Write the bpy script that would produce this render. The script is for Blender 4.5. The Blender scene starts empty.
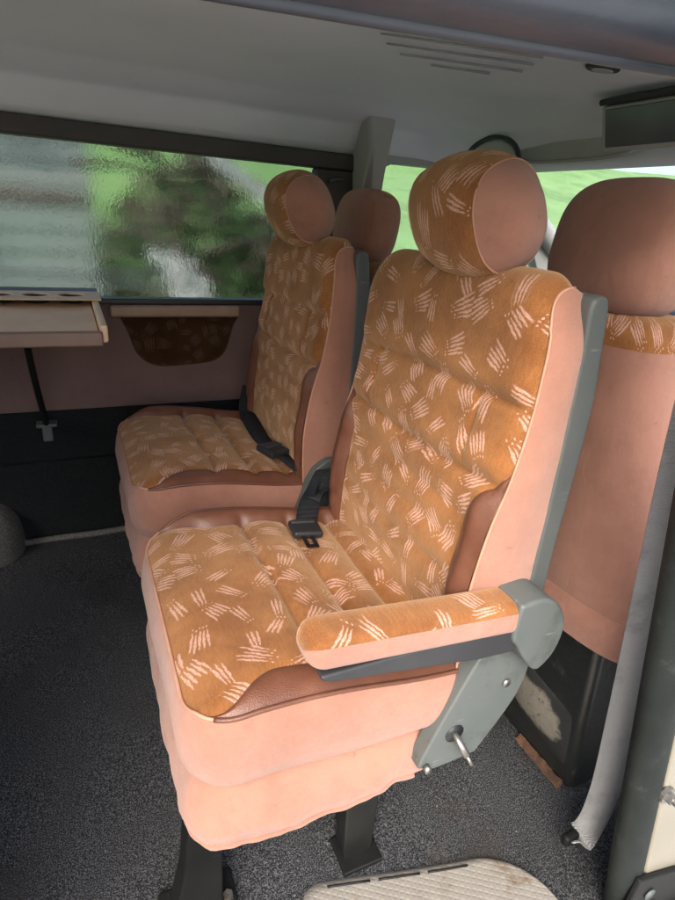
import bpy, bmesh, math, random
from mathutils import Vector, Matrix, noise
from math import sin, cos, pi, exp, sqrt, radians

SC = bpy.context.scene
COL = SC.collection
random.seed(7)

# ------------------------------------------------------------------ camera
cd = bpy.data.cameras.new('camera')
cam = bpy.data.objects.new('camera', cd)
COL.objects.link(cam)
SC.camera = cam
YAW, PITCH, ROLL, FPX = radians(25.676), radians(22.356), radians(4.293), 567.7
F = Vector((sin(YAW)*cos(PITCH), cos(YAW)*cos(PITCH), -sin(PITCH)))
Rt = Vector((cos(YAW), -sin(YAW), 0))
Up = Rt.cross(F)
R2 = cos(ROLL)*Rt + sin(ROLL)*Up
U2 = -sin(ROLL)*Rt + cos(ROLL)*Up
m = Matrix((R2, U2, -F)).transposed().to_4x4()
m.translation = Vector((-0.0843, -0.5333, 1.0992))
cam.matrix_world = m
cd.sensor_fit = 'VERTICAL'
cd.sensor_height = 36.0
cd.lens = FPX/900.0*36.0
cd.clip_start = 0.02
cd.clip_end = 500

# ------------------------------------------------------------------ light
SUN_EL, SUN_AZ = radians(42), radians(213)      # azimuth from +Y, clockwise
w = bpy.data.worlds.new('World')
SC.world = w
w.use_nodes = True
nt = w.node_tree
sky = nt.nodes.new('ShaderNodeTexSky')
sky.sky_type = 'NISHITA'
sky.sun_disc = False
sky.sun_elevation = SUN_EL
sky.sun_rotation = SUN_AZ
sky.dust_density = 4.0
sky.air_density = 1.0
sky.ozone_density = 1.0
bg = nt.nodes['Background']
bg.inputs['Strength'].default_value = 0.10
nt.links.new(sky.outputs[0], bg.inputs['Color'])
sd = bpy.data.lights.new('sun', 'SUN')
sd.energy = 1.05
sd.angle = radians(38)
sd.color = (1.0, 0.95, 0.88)
so = bpy.data.objects.new('sun', sd)
COL.objects.link(so)
sdir = Vector((sin(SUN_AZ)*cos(SUN_EL), cos(SUN_AZ)*cos(SUN_EL), sin(SUN_EL)))
so.rotation_euler = sdir.to_track_quat('Z', 'Y').to_euler()
SC.view_settings.view_transform = 'Standard'
SC.view_settings.look = 'None'
SC.view_settings.exposure = 2.05
SC.view_settings.gamma = 1.0
SC.cycles.use_denoising = True
SC.cycles.max_bounces = 10
SC.cycles.diffuse_bounces = 6
SC.cycles.transparent_max_bounces = 16

# ------------------------------------------------------------------ materials
class NT:
    def __init__(s, name):
        s.m = bpy.data.materials.new(name)
        s.m.use_nodes = True
        s.t = s.m.node_tree
        s.b = s.t.nodes['Principled BSDF']
        s.out = s.t.nodes['Material Output']
    def n(s, typ, **kw):
        nd = s.t.nodes.new(typ)
        for k, v in kw.items():
            setattr(nd, k, v)
        return nd
    def l(s, a, b):
        s.t.links.new(a, b)
    def val(s, sock, v):
        if hasattr(v, 'is_output'):
            s.l(v, sock)
        else:
            sock.default_value = v
    def math(s, op, a, b=None, c=None, clamp=False):
        nd = s.n('ShaderNodeMath', operation=op)
        nd.use_clamp = clamp
        s.val(nd.inputs[0], a)
        if b is not None: s.val(nd.inputs[1], b)
        if c is not None: s.val(nd.inputs[2], c)
        return nd.outputs[0]
    def step(s, v, lo, hi):
        nd = s.n('ShaderNodeMapRange', interpolation_type='SMOOTHSTEP')
        s.val(nd.inputs[0], v)
        s.val(nd.inputs[1], lo); s.val(nd.inputs[2], hi)
        return nd.outputs[0]
    def noise(s, scale, vec=None, detail=3, rough=.55, dim='3D'):
        nd = s.n('ShaderNodeTexNoise', noise_dimensions=dim)
        nd.inputs['Scale'].default_value = scale
        nd.inputs['Detail'].default_value = detail
        nd.inputs['Roughness'].default_value = rough
        if vec is not None: s.l(vec, nd.inputs['Vector'])
        return nd.outputs['Fac']
    def mix(s, fac, a, b):
        nd = s.n('ShaderNodeMix', data_type='RGBA')
        s.val(nd.inputs[0], fac)
        for i, v in ((6, a), (7, b)):
            if hasattr(v, 'is_output'): s.l(v, nd.inputs[i])
            else: nd.inputs[i].default_value = (*v, 1)
        return nd.outputs[2]
    def obj(s):
        return s.n('ShaderNodeTexCoord').outputs['Object']
    def uv(s):
        return s.n('ShaderNodeTexCoord').outputs['UV']
    def bump(s, h, dist, strength=1.0):
        nd = s.n('ShaderNodeBump')
        nd.inputs['Distance'].default_value = dist
        nd.inputs['Strength'].default_value = strength
        s.l(h, nd.inputs['Height'])
        s.l(nd.outputs[0], s.b.inputs['Normal'])
    def base(s, c): s.val(s.b.inputs['Base Color'], c if hasattr(c, 'is_output') else (*c, 1))
    def rough(s, r): s.val(s.b.inputs['Roughness'], r)

def mat_surface(name, c1, c2, nscale=8, rough=.5, bscale=400, bdist=.0004, spec=.5, rvar=.12, metal=0, dirt=None, detail=5, scratch=0):
    k = NT(name)
    o = k.obj()
    f = k.noise(nscale, o, detail, .6)
    c = k.mix(k.step(f, .32, .68), c1, c2)
    if dirt:
        d = k.noise(dirt[1], o, 7, .7)
        c = k.mix(k.math('MULTIPLY', k.step(d, dirt[2], dirt[2]+.14), dirt[3]), c, dirt[0])
    if scratch:
        mp = k.n('ShaderNodeMapping'); mp.inputs['Rotation'].default_value = (.4, .9, .3); mp.inputs['Scale'].default_value = (14, 190, 190); k.l(o, mp.inputs['Vector'])
        sc_ = k.noise(1.0, mp.outputs[0], 3, .6)
        c = k.mix(k.math('MULTIPLY', k.math('MULTIPLY', k.step(sc_, .66, .72), k.step(k.noise(9, o, 3), .45, .6)), scratch), c, (.30, .31, .30))
    k.base(c)
    k.rough(k.math('MULTIPLY_ADD', f, rvar*2, rough-rvar))
    k.b.inputs['Specular IOR Level'].default_value = spec
    k.b.inputs['Metallic'].default_value = metal
    k.bump(k.noise(bscale, o, 2), bdist)
    return k.m

def mat_velour(name, pattern=True, dark=1.0):
    k = NT(name)
    uv = k.uv()
    rnd = k.n('ShaderNodeObjectInfo').outputs['Random']
    off = k.n('ShaderNodeVectorMath', operation='ADD')
    cmb = k.n('ShaderNodeCombineXYZ')
    k.l(k.math('MULTIPLY', rnd, 7.3), cmb.inputs[0]); k.l(k.math('MULTIPLY', rnd, 3.1), cmb.inputs[1])
    k.l(uv, off.inputs[0]); k.l(cmb.outputs[0], off.inputs[1])
    P = off.outputs[0]
    # nap: large brushed patches plus a short directional streak
    big = k.noise(9, P, 4, .6)
    stretch = k.n('ShaderNodeMapping'); stretch.inputs['Scale'].default_value = (260, 60, 1)
    k.l(P, stretch.inputs['Vector'])
    fine = k.noise(1.0, stretch.outputs[0], 3, .6)
    fib = k.noise(900, P, 2, .6)
    A = (.29*dark, .115*dark, .035*dark); B = (.145*dark, .046*dark, .012*dark)
    c = k.mix(k.step(k.math('ADD', k.math('MULTIPLY', big, .75), k.math('MULTIPLY', fine, .25)), .34, .66), B, A)
    c = k.mix(k.math('MULTIPLY', k.step(fib, .45, .72), .42), c, (.52*dark, .25*dark, .09*dark))
    gr = k.noise(420, P, 3, .7)
    c = k.mix(k.math('MULTIPLY', k.step(gr, .50, .68), .40), c, (.13*dark, .042*dark, .010*dark))
    if pattern:
        wob = k.n('ShaderNodeTexNoise'); wob.inputs['Scale'].default_value = 120; wob.inputs['Detail'].default_value = 3
        k.l(P, wob.inputs['Vector'])
        wv = k.n('ShaderNodeVectorMath', operation='MULTIPLY_ADD')
        k.l(wob.outputs['Color'], wv.inputs[0]); wv.inputs[1].default_value = (.005, .005, 0); k.l(P, wv.inputs[2])
        sc = k.n('ShaderNodeVectorMath', operation='SCALE'); sc.inputs['Scale'].default_value = 1/.055
        k.l(wv.outputs[0], sc.inputs[0])
        vo = k.n('ShaderNodeTexVoronoi', voronoi_dimensions='2D', feature='F1')
        vo.inputs['Scale'].default_value = 1.0; vo.inputs['Randomness'].default_value = .75
        k.l(sc.outputs[0], vo.inputs['Vector'])
        df = k.n('ShaderNodeVectorMath', operation='SUBTRACT')
        k.l(sc.outputs[0], df.inputs[0]); k.l(vo.outputs['Position'], df.inputs[1])
        sepc = k.n('ShaderNodeSeparateColor'); k.l(vo.outputs['Color'], sepc.inputs[0])
        rot = k.n('ShaderNodeVectorRotate', rotation_type='Z_AXIS')
        k.l(df.outputs[0], rot.inputs['Vector'])
        k.l(k.math('MULTIPLY', sepc.outputs[0], 6.28), rot.inputs['Angle'])
        sx = k.n('ShaderNodeSeparateXYZ'); k.l(rot.outputs[0], sx.inputs[0])
        a, b = sx.outputs[0], sx.outputs[1]
        S = .116
        a2 = k.math('MULTIPLY', a, k.math('MULTIPLY_ADD', b, .5, 1.0))          # strokes fan out
        cell = k.math('DIVIDE', a2, S)
        idx = k.math('ROUND', cell)
        fr = k.math('MULTIPLY', k.math('ABSOLUTE', k.math('SUBTRACT', cell, idx)), S)
        wn = k.n('ShaderNodeTexWhiteNoise', noise_dimensions='2D')
        cv = k.n('ShaderNodeCombineXYZ'); k.l(idx, cv.inputs[0]); k.l(sepc.outputs[1], cv.inputs[1])
        k.l(cv.outputs[0], wn.inputs['Vector'])
        jit = k.math('MULTIPLY_ADD', wn.outputs['Value'], .16, -.08)
        bb = k.math('ABSOLUTE', k.math('ADD', b, jit))
        half = k.math('MULTIPLY_ADD', sepc.outputs[2], .14, .28)
        taper = k.math('SUBTRACT', .040, k.math('MULTIPLY', bb, .070))
        st = k.math('MULTIPLY', k.step(k.math('SUBTRACT', taper, fr), -.016, .016), k.step(k.math('SUBTRACT', half, bb), -.03, .06))
        inn = k.step(k.math('SUBTRACT', k.math('MULTIPLY_ADD', sepc.outputs[1], 1.3, 1.4), k.math('ABSOLUTE', idx)), -.06, .06)
        st = k.math('MULTIPLY', st, inn)
        db = k.math('SUBTRACT', k.math('ADD', b, jit), k.math('ADD', half, .11))
        dd = k.math('SQRT', k.math('ADD', k.math('MULTIPLY', fr, fr), k.math('MULTIPLY', db, db)))
        dots = k.math('MULTIPLY', k.step(dd, .040, .022), inn)
        pat = k.math('MAXIMUM', st, dots)
        brk = k.step(k.noise(330, P, 4, .75), .32, .52)
        pat = k.math('MULTIPLY', k.math('MULTIPLY', pat, brk), k.math('MULTIPLY_ADD', big, .9, .42))
        c = k.mix(pat, c, (.57*dark, .34*dark, .275*dark))
    k.base(c)
    k.rough(.85)
    k.b.inputs['Specular IOR Level'].default_value = .2
    k.b.inputs['Sheen Weight'].default_value = .5
    k.b.inputs['Sheen Roughness'].default_value = .45
    k.b.inputs['Sheen Tint'].default_value = (1, .72, .45, 1)
    h = k.math('ADD', k.math('MULTIPLY', fib, .5), k.math('MULTIPLY', fine, .5))
    k.bump(h, .0022, .8)
    return k.m

def mat_fabric(name, c1, c2, dirt=None):
    k = NT(name)
    o = k.obj()
    f = k.noise(5, o, 7, .68)
    c = k.mix(k.step(f, .36, .66), c1, c2)
    fb = k.noise(1100, o, 2, .6)
    c = k.mix(k.math('MULTIPLY', fb, .25), c, tuple(x*.58 for x in c1))
    if dirt:
        d = k.noise(6, o, 9, .75)
        c = k.mix(k.math('MULTIPLY', k.step(d, .52, .70), .40), c, dirt)
        sp = k.noise(48, o, 4, .7)
        c = k.mix(k.math('MULTIPLY', k.step(sp, .66, .74), .35), c, tuple(x*.6 for x in dirt))
    k.base(c); k.rough(.9)
    k.b.inputs['Specular IOR Level'].default_value = .15
    k.b.inputs['Sheen Weight'].default_value = .25
    k.b.inputs['Sheen Roughness'].default_value = .5
    mp = k.n('ShaderNodeMapping'); mp.inputs['Scale'].default_value = (1, 1, .35); mp.inputs['Rotation'].default_value = (.3, .5, 0)
    k.l(o, mp.inputs['Vector'])
    cr = k.math('POWER', k.math('SUBTRACT', 1.0, k.math('ABSOLUTE', k.math('MULTIPLY_ADD', k.noise(14, mp.outputs[0], 3, .5), 2.0, -1.0))), 6.0)
    h = k.math('ADD', k.math('MULTIPLY', fb, .6), k.math('ADD', k.math('MULTIPLY', k.noise(28, o, 4), 2.0), k.math('MULTIPLY', cr, -.55)))
    k.bump(h, .0022, .8)
    return k.m

def mat_carpet(name, lo, hi, scale=330, speck=True, brown=.75):
    k = NT(name)
    o = k.obj()
    f = k.noise(scale, o, 3, .75)
    g = k.noise(3.2, o, 7, .68)
    tr = k.noise(1.7, o, 6, .6)
    c = k.mix(k.step(f, .44, .66), lo, hi)
    c = k.mix(k.math('MULTIPLY', k.step(tr, .48, .62), .35), c, lo)
    c = k.mix(k.math('MULTIPLY', k.step(g, .52, .72), brown), c, (.07, .056, .042))
    if speck:
        v = k.n('ShaderNodeTexVoronoi'); v.inputs['Scale'].default_value = 34
        k.l(o, v.inputs['Vector'])
        sp = k.n('ShaderNodeSeparateColor'); k.l(v.outputs['Color'], sp.inputs[0])
        lint = k.math('MULTIPLY', k.step(v.outputs['Distance'], .07, .03), k.step(sp.outputs[0], .70, .74))
        c = k.mix(k.math('MULTIPLY', lint, .7), c, (.45, .43, .40))
    k.base(c); k.rough(.95)
    k.b.inputs['Specular IOR Level'].default_value = .15
    k.bump(k.math('ADD', f, k.noise(90, o, 3)), .006, .9)
    return k.m

M = {}
M['velour'] = mat_velour('velour')
M['velournapshade'] = mat_velour('nap shaded velour', True, .86)  # same velour, colour darkened to imitate the shading of the cushion's nap
M['pink'] = mat_fabric('pink fabric', (.395, .192, .137), (.315, .15, .104), dirt=(.24, .11, .078))
M['wallfabric'] = mat_fabric('wall fabric', (.20, .130, .122), (.17, .110, .103), dirt=(.12, .085, .08))
M['leather'] = mat_surface('brown leatherette', (.110, .042, .024), (.15, .060, .035), 14, .36, 520, .0007, .5, .08)
M['piping'] = mat_surface('piping', (.40, .20, .13), (.47, .25, .17), 40, .55)
M['greyplastic'] = mat_surface('grey plastic', (.080, .095, .092), (.095, .108, .104), 6, .48, 900, .0002, .45, .08, dirt=((.045, .045, .04), 11, .54, .55), scratch=.6)
M['shellplastic'] = mat_surface('shell plastic', (.074, .082, .081), (.086, .094, .092), 6, .5, 900, .0004, .4, .08, dirt=((.05, .055, .052), 9, .55, .5), scratch=.5)
M['blackmetal'] = mat_surface('black steel', (.006, .0065, .0065), (.010, .0105, .010), 9, .55, 300, .0004, .25, .1, dirt=((.05, .04, .03), 26, .63, .5))
M['blackplastic'] = mat_surface('black plastic', (.012, .014, .016), (.02, .022, .024), 8, .45, 700, .0003)
M['bolt'] = mat_surface('dull steel', (.28, .27, .25), (.4, .39, .36), 40, .38, 500, .0002, metal=.9, dirt=((.2, .1, .04), 60, .55, .7))
M['webblack'] = mat_surface('black webbing', (.014, .016, .019), (.026, .028, .032), 60, .6, 900, .0008)
def mat_web(name, c1, c2):
    k = NT(name)
    o = k.obj()
    mp = k.n('ShaderNodeMapping'); mp.inputs['Scale'].default_value = (900, 900, 260); k.l(o, mp.inputs['Vector'])
    f = k.noise(1.0, mp.outputs[0], 2, .6)
    wv = k.n('ShaderNodeTexWave', wave_type='BANDS', bands_direction='Z'); wv.inputs['Scale'].default_value = 130; wv.inputs['Distortion'].default_value = .6
    k.l(o, wv.inputs['Vector'])
    d = k.noise(14, o, 6, .7)
    c = k.mix(f, c1, c2)
    c = k.mix(k.math('MULTIPLY', k.step(d, .50, .68), .45), c, tuple(x*.5 for x in c1))
    k.base(c); k.rough(.7); k.b.inputs['Specular IOR Level'].default_value = .25
    k.bump(k.math('ADD', f, wv.outputs['Fac']), .0012, .8)
    return k.m
M['webgrey'] = mat_web('grey webbing', (.27, .27, .27), (.36, .36, .36))
M['webblack'] = mat_web('black webbing', (.012, .014, .017), (.026, .028, .032))
M['carpet'] = mat_carpet('carpet', (.016, .017, .019), (.20, .205, .215), 430)
M['wallcarpet'] = mat_carpet('wall carpet', (.014, .016, .017), (.025, .028, .030), 240, False, .1)
M['dustcarpet'] = mat_carpet('dusty carpet', (.13, .125, .115), (.28, .265, .245), 240, False, .2)
M['headliner'] = mat_surface('headliner', (.73, .755, .81), (.77, .795, .85), 3, .9, 600, .0006, .15, .03, dirt=((.62, .64, .68), 5, .6, .35))
M['pillar'] = mat_surface('pillar trim', (.36, .36, .355), (.40, .395, .39), 4, .7, 600, .0003, .3)
M['darktrim'] = mat_surface('dark trim', (.045, .038, .039), (.06, .05, .051), 5, .55, 600, .0003)
M['slotgrey'] = mat_surface('slot grey', (.27, .27, .27), (.32, .32, .32), 6, .8)
M['trimtan'] = mat_surface('tan trim', (.30, .20, .14), (.36, .25, .18), 12, .4, 600, .0002, dirt=((.2, .13, .09), 18, .6, .4))
M['tray'] = mat_surface('tray plastic', (.66, .47, .31), (.73, .54, .37), 9, .6, 700, .0002, dirt=((.3, .21, .15), 14, .58, .4))
M['traylip'] = mat_surface('tray lip plastic', (.17, .105, .082), (.21, .13, .1), 9, .45, 700, .0002)
M['paint'] = mat_surface('body paint', (.020, .028, .040), (.028, .037, .050), 4, .22, 200, .0001, .5, .05, dirt=((.1, .1, .1), 12, .62, .35))
M['railpaint'] = mat_surface('rail paint', (.045, .055, .072), (.07, .08, .10), 5, .32, 200, .0002, .5, .1, dirt=((.15, .15, .16), 14, .58, .5))
M['rubber'] = mat_surface('rubber seal', (.007, .010, .009), (.014, .018, .0165), 10, .6, 400, .0005, .25, .1, dirt=((.06, .065, .06), 20, .58, .5))
M['cream'] = mat_surface('cream paint', (.22, .205, .16), (.26, .24, .19), 5, .4, 300, .0002, dirt=((.25, .2, .13), 10, .60, .6))
M['tread'] = None
M['rust'] = mat_surface('rusty strip', (.10, .05, .024), (.05, .025, .014), 40, .8, 200, .002, dirt=((.2, .12, .06), 30, .58, .6))
M['darkgrey'] = mat_surface('dark grey plastic', (.024, .025, .027), (.036, .037, .040), 8, .5)
M['mirror'] = mat_surface('dark mirror', (.10, .105, .12), (.12, .125, .14), 5, .18, 50, .0, .8, .03)
M['visor'] = mat_surface('visor vinyl', (.42, .415, .40), (.46, .45, .43), 5, .7, 600, .0004, .3)

def mat_base_box():
    k = NT('worn black box')
    o = k.obj()
    c = k.mix(k.noise(9, o, 4), (.009, .010, .010), (.018, .02, .019))
    wear = k.math('MULTIPLY', k.step(k.noise(30, o, 6, .7), .58, .66), .5)
    k.base(k.mix(wear, c, (.05, .05, .046))); k.rough(.4)
    k.bump(k.noise(40, o, 4), .003, .5)
    return k.m
M['box'] = mat_base_box()
def mat_rub():
    k = NT('scuffed black panel')
    uv = k.uv(); o = k.obj()
    sx = k.n('ShaderNodeSeparateXYZ'); k.l(uv, sx.inputs[0])
    du = k.math('ABSOLUTE', k.math('SUBTRACT', sx.outputs[0], .48)); dv = k.math('ABSOLUTE', k.math('SUBTRACT', sx.outputs[1], .55))
    d = k.math('ADD', k.math('POWER', k.math('MULTIPLY', du, 2.3), 3.0), k.math('POWER', k.math('MULTIPLY', dv, 2.5), 2.0))
    f = k.math('ADD', d, k.math('MULTIPLY_ADD', k.noise(34, o, 6, .65), 1.1, -.55))
    c = k.mix(k.noise(60, o, 4), (.12, .11, .09), (.19, .175, .145))
    c = k.mix(k.step(k.noise(70, o, 5, .7), .56, .66), c, (.05, .048, .042))
    k.base(k.mix(k.step(f, .45, .85), c, (.012, .013, .013)))
    k.rough(.7); k.bump(k.noise(110, o, 4), .002, .6)
    return k.m
M['rub'] = mat_rub()

def mat_tread():
    k = NT('aluminium tread plate')
    o = k.obj()
    mp = k.n('ShaderNodeMapping'); mp.inputs['Rotation'].default_value = (0, 0, .6); mp.inputs['Scale'].default_value = (1, 1, 1)
    k.l(o, mp.inputs['Vector'])
    v = k.n('ShaderNodeTexVoronoi', voronoi_dimensions='2D', distance='CHEBYCHEV'); v.inputs['Scale'].default_value = 95; v.inputs['Randomness'].default_value = .1
    k.l(mp.outputs[0], v.inputs['Vector'])
    d = k.noise(16, o, 7, .7)
    c = k.mix(k.noise(30, o, 3), (.42, .39, .34), (.50, .47, .41))
    c = k.mix(k.math('MULTIPLY', k.step(d, .52, .68), .75), c, (.27, .19, .12))
    k.base(c); k.rough(.42); k.b.inputs['Metallic'].default_value = .55
    k.bump(k.step(v.outputs['Distance'], .5, .2), .0006, .7)
    return k.m
M['tread'] = mat_tread()

def mat_glass(name, tint, rain=False, gloss=.06):
    k = NT(name)
    k.t.nodes.remove(k.b)
    gl = k.n('ShaderNodeBsdfGlossy'); gl.inputs['Roughness'].default_value = .04
    mx = k.n('ShaderNodeMixShader'); mx.inputs[0].default_value = gloss
    if rain:
        o = k.obj()
        mp = k.n('ShaderNodeMapping'); mp.inputs['Scale'].default_value = (1.0, 1, .55)
        k.l(o, mp.inputs['Vector'])
        h = k.math('ADD', k.noise(38, mp.outputs[0], 5, .6), k.math('MULTIPLY', k.noise(9, mp.outputs[0], 2), 2.2))
        bp = k.n('ShaderNodeBump'); bp.inputs['Distance'].default_value = .010; bp.inputs['Strength'].default_value = .24
        k.l(h, bp.inputs['Height'])
        rf = k.n('ShaderNodeBsdfRefraction'); rf.inputs['Roughness'].default_value = .05; rf.inputs['IOR'].default_value = 1.22
        rf.inputs['Color'].default_value = (*tint, 1)
        k.l(bp.outputs[0], rf.inputs['Normal']); 
        tr = rf
    else:
        tr = k.n('ShaderNodeBsdfTransparent'); tr.inputs[0].default_value = (*tint, 1)
    if not rain:
        tl = k.n('ShaderNodeBsdfTranslucent'); tl.inputs[0].default_value = (.8, .8, .78, 1)
        m2 = k.n('ShaderNodeMixShader'); m2.inputs[0].default_value = .08
        k.l(tr.outputs[0], m2.inputs[1]); k.l(tl.outputs[0], m2.inputs[2]); tr = m2
    k.l(tr.outputs[0], mx.inputs[1]); k.l(gl.outputs[0], mx.inputs[2])
    k.l(mx.outputs[0], k.out.inputs['Surface'])
    return k.m
M['rainglass'] = mat_glass('wet tinted glass', (.66, .70, .70), True, .03)
M['glass'] = mat_glass('clear glass', (.86, .9, .88), False, .05)

M['grass'] = mat_surface('meadow', (.15, .27, .085), (.20, .33, .12), .6, .9, 30, .03, .2, dirt=((.10, .19, .06), .5, .5, .7))
M['bounceground'] = mat_surface('pale concrete', (.38, .38, .375), (.44, .435, .425), 1.5, .9, 60, .004, .2, dirt=((.3, .29, .27), 1.1, .55, .5))  # paleness set for the light it throws back into the van
M['leaf'] = mat_surface('leaves', (.05, .095, .035), (.085, .14, .05), 3, .6, 60, .002, .3)
M['siding'] = mat_surface('siding', (.105, .130, .130), (.15, .175, .172), .8, .7, 30, .004, .3, dirt=((.06, .075, .075), 1.2, .55, .6))
M['bark'] = mat_surface('dark branches', (.04, .03, .025), (.08, .055, .045), 8, .9, 60, .01)
M['sheet'] = mat_surface('pale plastic sheet', (.17, .18, .18), (.34, .35, .34), 9, .5, 20, .01)

# ------------------------------------------------------------------ mesh helpers
def obj(name, bm, mat, parent=None, smooth=True, bevel=None):
    me = bpy.data.meshes.new(name)
    bmesh.ops.recalc_face_normals(bm, faces=bm.faces)
    bm.to_mesh(me); bm.free()
    o = bpy.data.objects.new(name, me)
    COL.objects.link(o)
    if mat: me.materials.append(M[mat])
    if smooth:
        for p in me.polygons: p.use_smooth = True
    if parent:
        o.parent = parent
        o.matrix_parent_inverse = Matrix.Translation(-parent.location) if parent.type == 'EMPTY' and parent.location.length else Matrix()
    if bevel:
        md = o.modifiers.new('bevel', 'BEVEL'); md.width = bevel; md.segments = 3; md.limit_method = 'ANGLE'; md.angle_limit = radians(40)
        wn = o.modifiers.new('wn', 'WEIGHTED_NORMAL')
    return o

def thing(name, label, cat, loc=(0, 0, 0), group=None):
    o = bpy.data.objects.new(name, None)
    COL.objects.link(o)
    o.location = loc
    o.empty_display_size = .1
    o['label'] = label; o['category'] = cat
    if group: o['group'] = group
    return o

def tag(o, label, cat, group=None):
    o['label'] = label; o['category'] = cat
    if group: o['group'] = group
    return o

def add_box(bm, lo, hi):
    x0, y0, z0 = lo; x1, y1, z1 = hi
    vs = [bm.verts.new(p) for p in ((x0,y0,z0),(x1,y0,z0),(x1,y1,z0),(x0,y1,z0),(x0,y0,z1),(x1,y0,z1),(x1,y1,z1),(x0,y1,z1))]
    for f in ((0,3,2,1),(4,5,6,7),(0,1,5,4),(1,2,6,5),(2,3,7,6),(3,0,4,7)):
        bm.faces.new([vs[i] for i in f])
    return bm

def box(name, lo, hi, mat, parent=None, bevel=.004):
    return obj(name, add_box(bmesh.new(), lo, hi), mat, parent, True, bevel)

def add_prism(bm, pts, axis, a, b):
    def P(q, t):
        if axis == 'y': return (q[0], t, q[1])
        if axis == 'x': return (t, q[0], q[1])
        return (q[0], q[1], t)
    A = [bm.verts.new(P(q, a)) for q in pts]; B = [bm.verts.new(P(q, b)) for q in pts]
    bm.faces.new(A); bm.faces.new(B[::-1])
    n = len(pts)
    for i in range(n):
        bm.faces.new((A[i], A[(i+1) % n], B[(i+1) % n], B[i]))
    return bm

def prism(name, pts, axis, a, b, mat, parent=None, bevel=.006):
    return obj(name, add_prism(bmesh.new(), pts, axis, a, b), mat, parent, True, bevel)

def smooth_path(pts, n):
    """Catmull-Rom resample"""
    P = [Vector(p) for p in pts]
    P = [2*P[0]-P[1]] + P + [2*P[-1]-P[-2]]
    out = []
    segs = len(P)-3
    for i in range(n+1):
        t = i/n*segs
        k = min(int(t), segs-1); u = t-k
        a, b, c, d = P[k:k+4]
        out.append(.5*((2*b)+(c-a)*u+(2*a-5*b+4*c-d)*u*u+(3*b-a-3*c+d)*u**3))
    return out

def smooth_poly(pts, per=5):
    n = len(pts); out = []
    for i in range(n):
        a, b, c, d = (Vector(pts[(i+k-1) % n]) for k in range(4))
        for j in range(per):
            u = j/per
            out.append(tuple(.5*((2*b)+(c-a)*u+(2*a-5*b+4*c-d)*u*u+(3*b-a-3*c+d)*u**3)))
    return out

def add_tube(bm, pts, r, seg=10, closed=False):
    P = [Vector(p) for p in pts]
    n = len(P)
    rr = r if callable(r) else (lambda t: r)
    rings = []
    ref = Vector((0, 0, 1))
    for i in range(n):
        if closed: t = P[(i+1) % n]-P[i-1]
        else: t = P[min(i+1, n-1)]-P[max(i-1, 0)]
        t.normalize()
        if abs(t.dot(ref)) > .95: q = Vector((1, 0, 0))
        else: q = ref
        a = t.cross(q).normalized(); b = a.cross(t)
        ra = rr(i/max(1, n-1))
        rings.append([bm.verts.new(P[i]+ra*(cos(2*pi*k/seg)*a+sin(2*pi*k/seg)*b)) for k in range(seg)])
    for i in range(n if closed else n-1):
        A = rings[i]; B = rings[(i+1) % n]
        for k in range(seg):
            bm.faces.new((A[k], A[(k+1) % seg], B[(k+1) % seg], B[k]))
    if not closed:
        bm.faces.new(rings[0]); bm.faces.new(rings[-1][::-1])
    return bm

def tube(name, pts, r, mat, parent=None, seg=10, closed=False):
    return obj(name, add_tube(bmesh.new(), pts, r, seg, closed), mat, parent)

def add_ribbon(bm, pts, width_dirs, wid, th):
    """flat webbing with thickness: pts centre line, width_dirs unit vectors"""
    P = [Vector(p) for p in pts]; W = [Vector(q).normalized() for q in width_dirs]
    rings = []
    for i, p in enumerate(P):
        t = (P[min(i+1, len(P)-1)]-P[max(i-1, 0)]).normalized()
        wv = (W[i]-t*W[i].dot(t)).normalized(); nv = t.cross(wv)
        rings.append([bm.verts.new(p+wv*sx*wid/2+nv*sn*th/2) for sx, sn in ((-1, -1), (1, -1), (1, 1), (-1, 1))])
    for A, B in zip(rings, rings[1:]):
        for k in range(4): bm.faces.new((A[k], A[(k+1) % 4], B[(k+1) % 4], B[k]))
    bm.faces.new(rings[0]); bm.faces.new(rings[-1][::-1])
    return bm

def patch(name, mat, parent, nu, nv, fn, thick=None):
    """grid surface; fn(u,v) -> (co, uv)"""
    bm = bmesh.new()
    uvl = bm.loops.layers.uv.new('UVMap')
    V, T = [], []
    for i in range(nu+1):
        row, tr = [], []
        for j in range(nv+1):
            co, uv = fn(i/nu, j/nv)
            row.append(bm.verts.new(co)); tr.append(uv)
        V.append(row); T.append(tr)
    for i in range(nu):
        for j in range(nv):
            ids = ((i, j), (i+1, j), (i+1, j+1), (i, j+1))
            f = bm.faces.new([V[a][b] for a, b in ids])
            for lp, (a, b) in zip(f.loops, ids): lp[uvl].uv = T[a][b]
    bmesh.ops.remove_doubles(bm, verts=bm.verts, dist=1e-6)
    return obj(name, bm, mat, parent)

def sstep(a, b, x):
    t = max(0, min(1, (x-a)/(b-a))); return t*t*(3-2*t)
def lerp(a, b, t): return a+(b-a)*t
def nz(x, y, z=0): return noise.noise(Vector((x, y, z)))

# ------------------------------------------------------------------ outdoors
W_ = 1.42        # inner face of the far wall
GZ = -.45
bm = bmesh.new()
N = 90
def gz(x, y):
    return GZ + 5.5*sstep(7, 30, y) + .25*nz(x*.15, y*.15)*sstep(3, 9, y) + 10*sstep(28, 120, y)
xs = [-120+240*i/N for i in range(N+1)]
ys = [-60+240*i/N for i in range(N+1)]
G = [[bm.verts.new((x, y, gz(x, y))) for y in ys] for x in xs]
for i in range(N):
    for j in range(N): bm.faces.new((G[i][j], G[i+1][j], G[i+1][j+1], G[i][j+1]))
g = obj('ground', bm, 'grass'); g['kind'] = 'structure'

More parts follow.
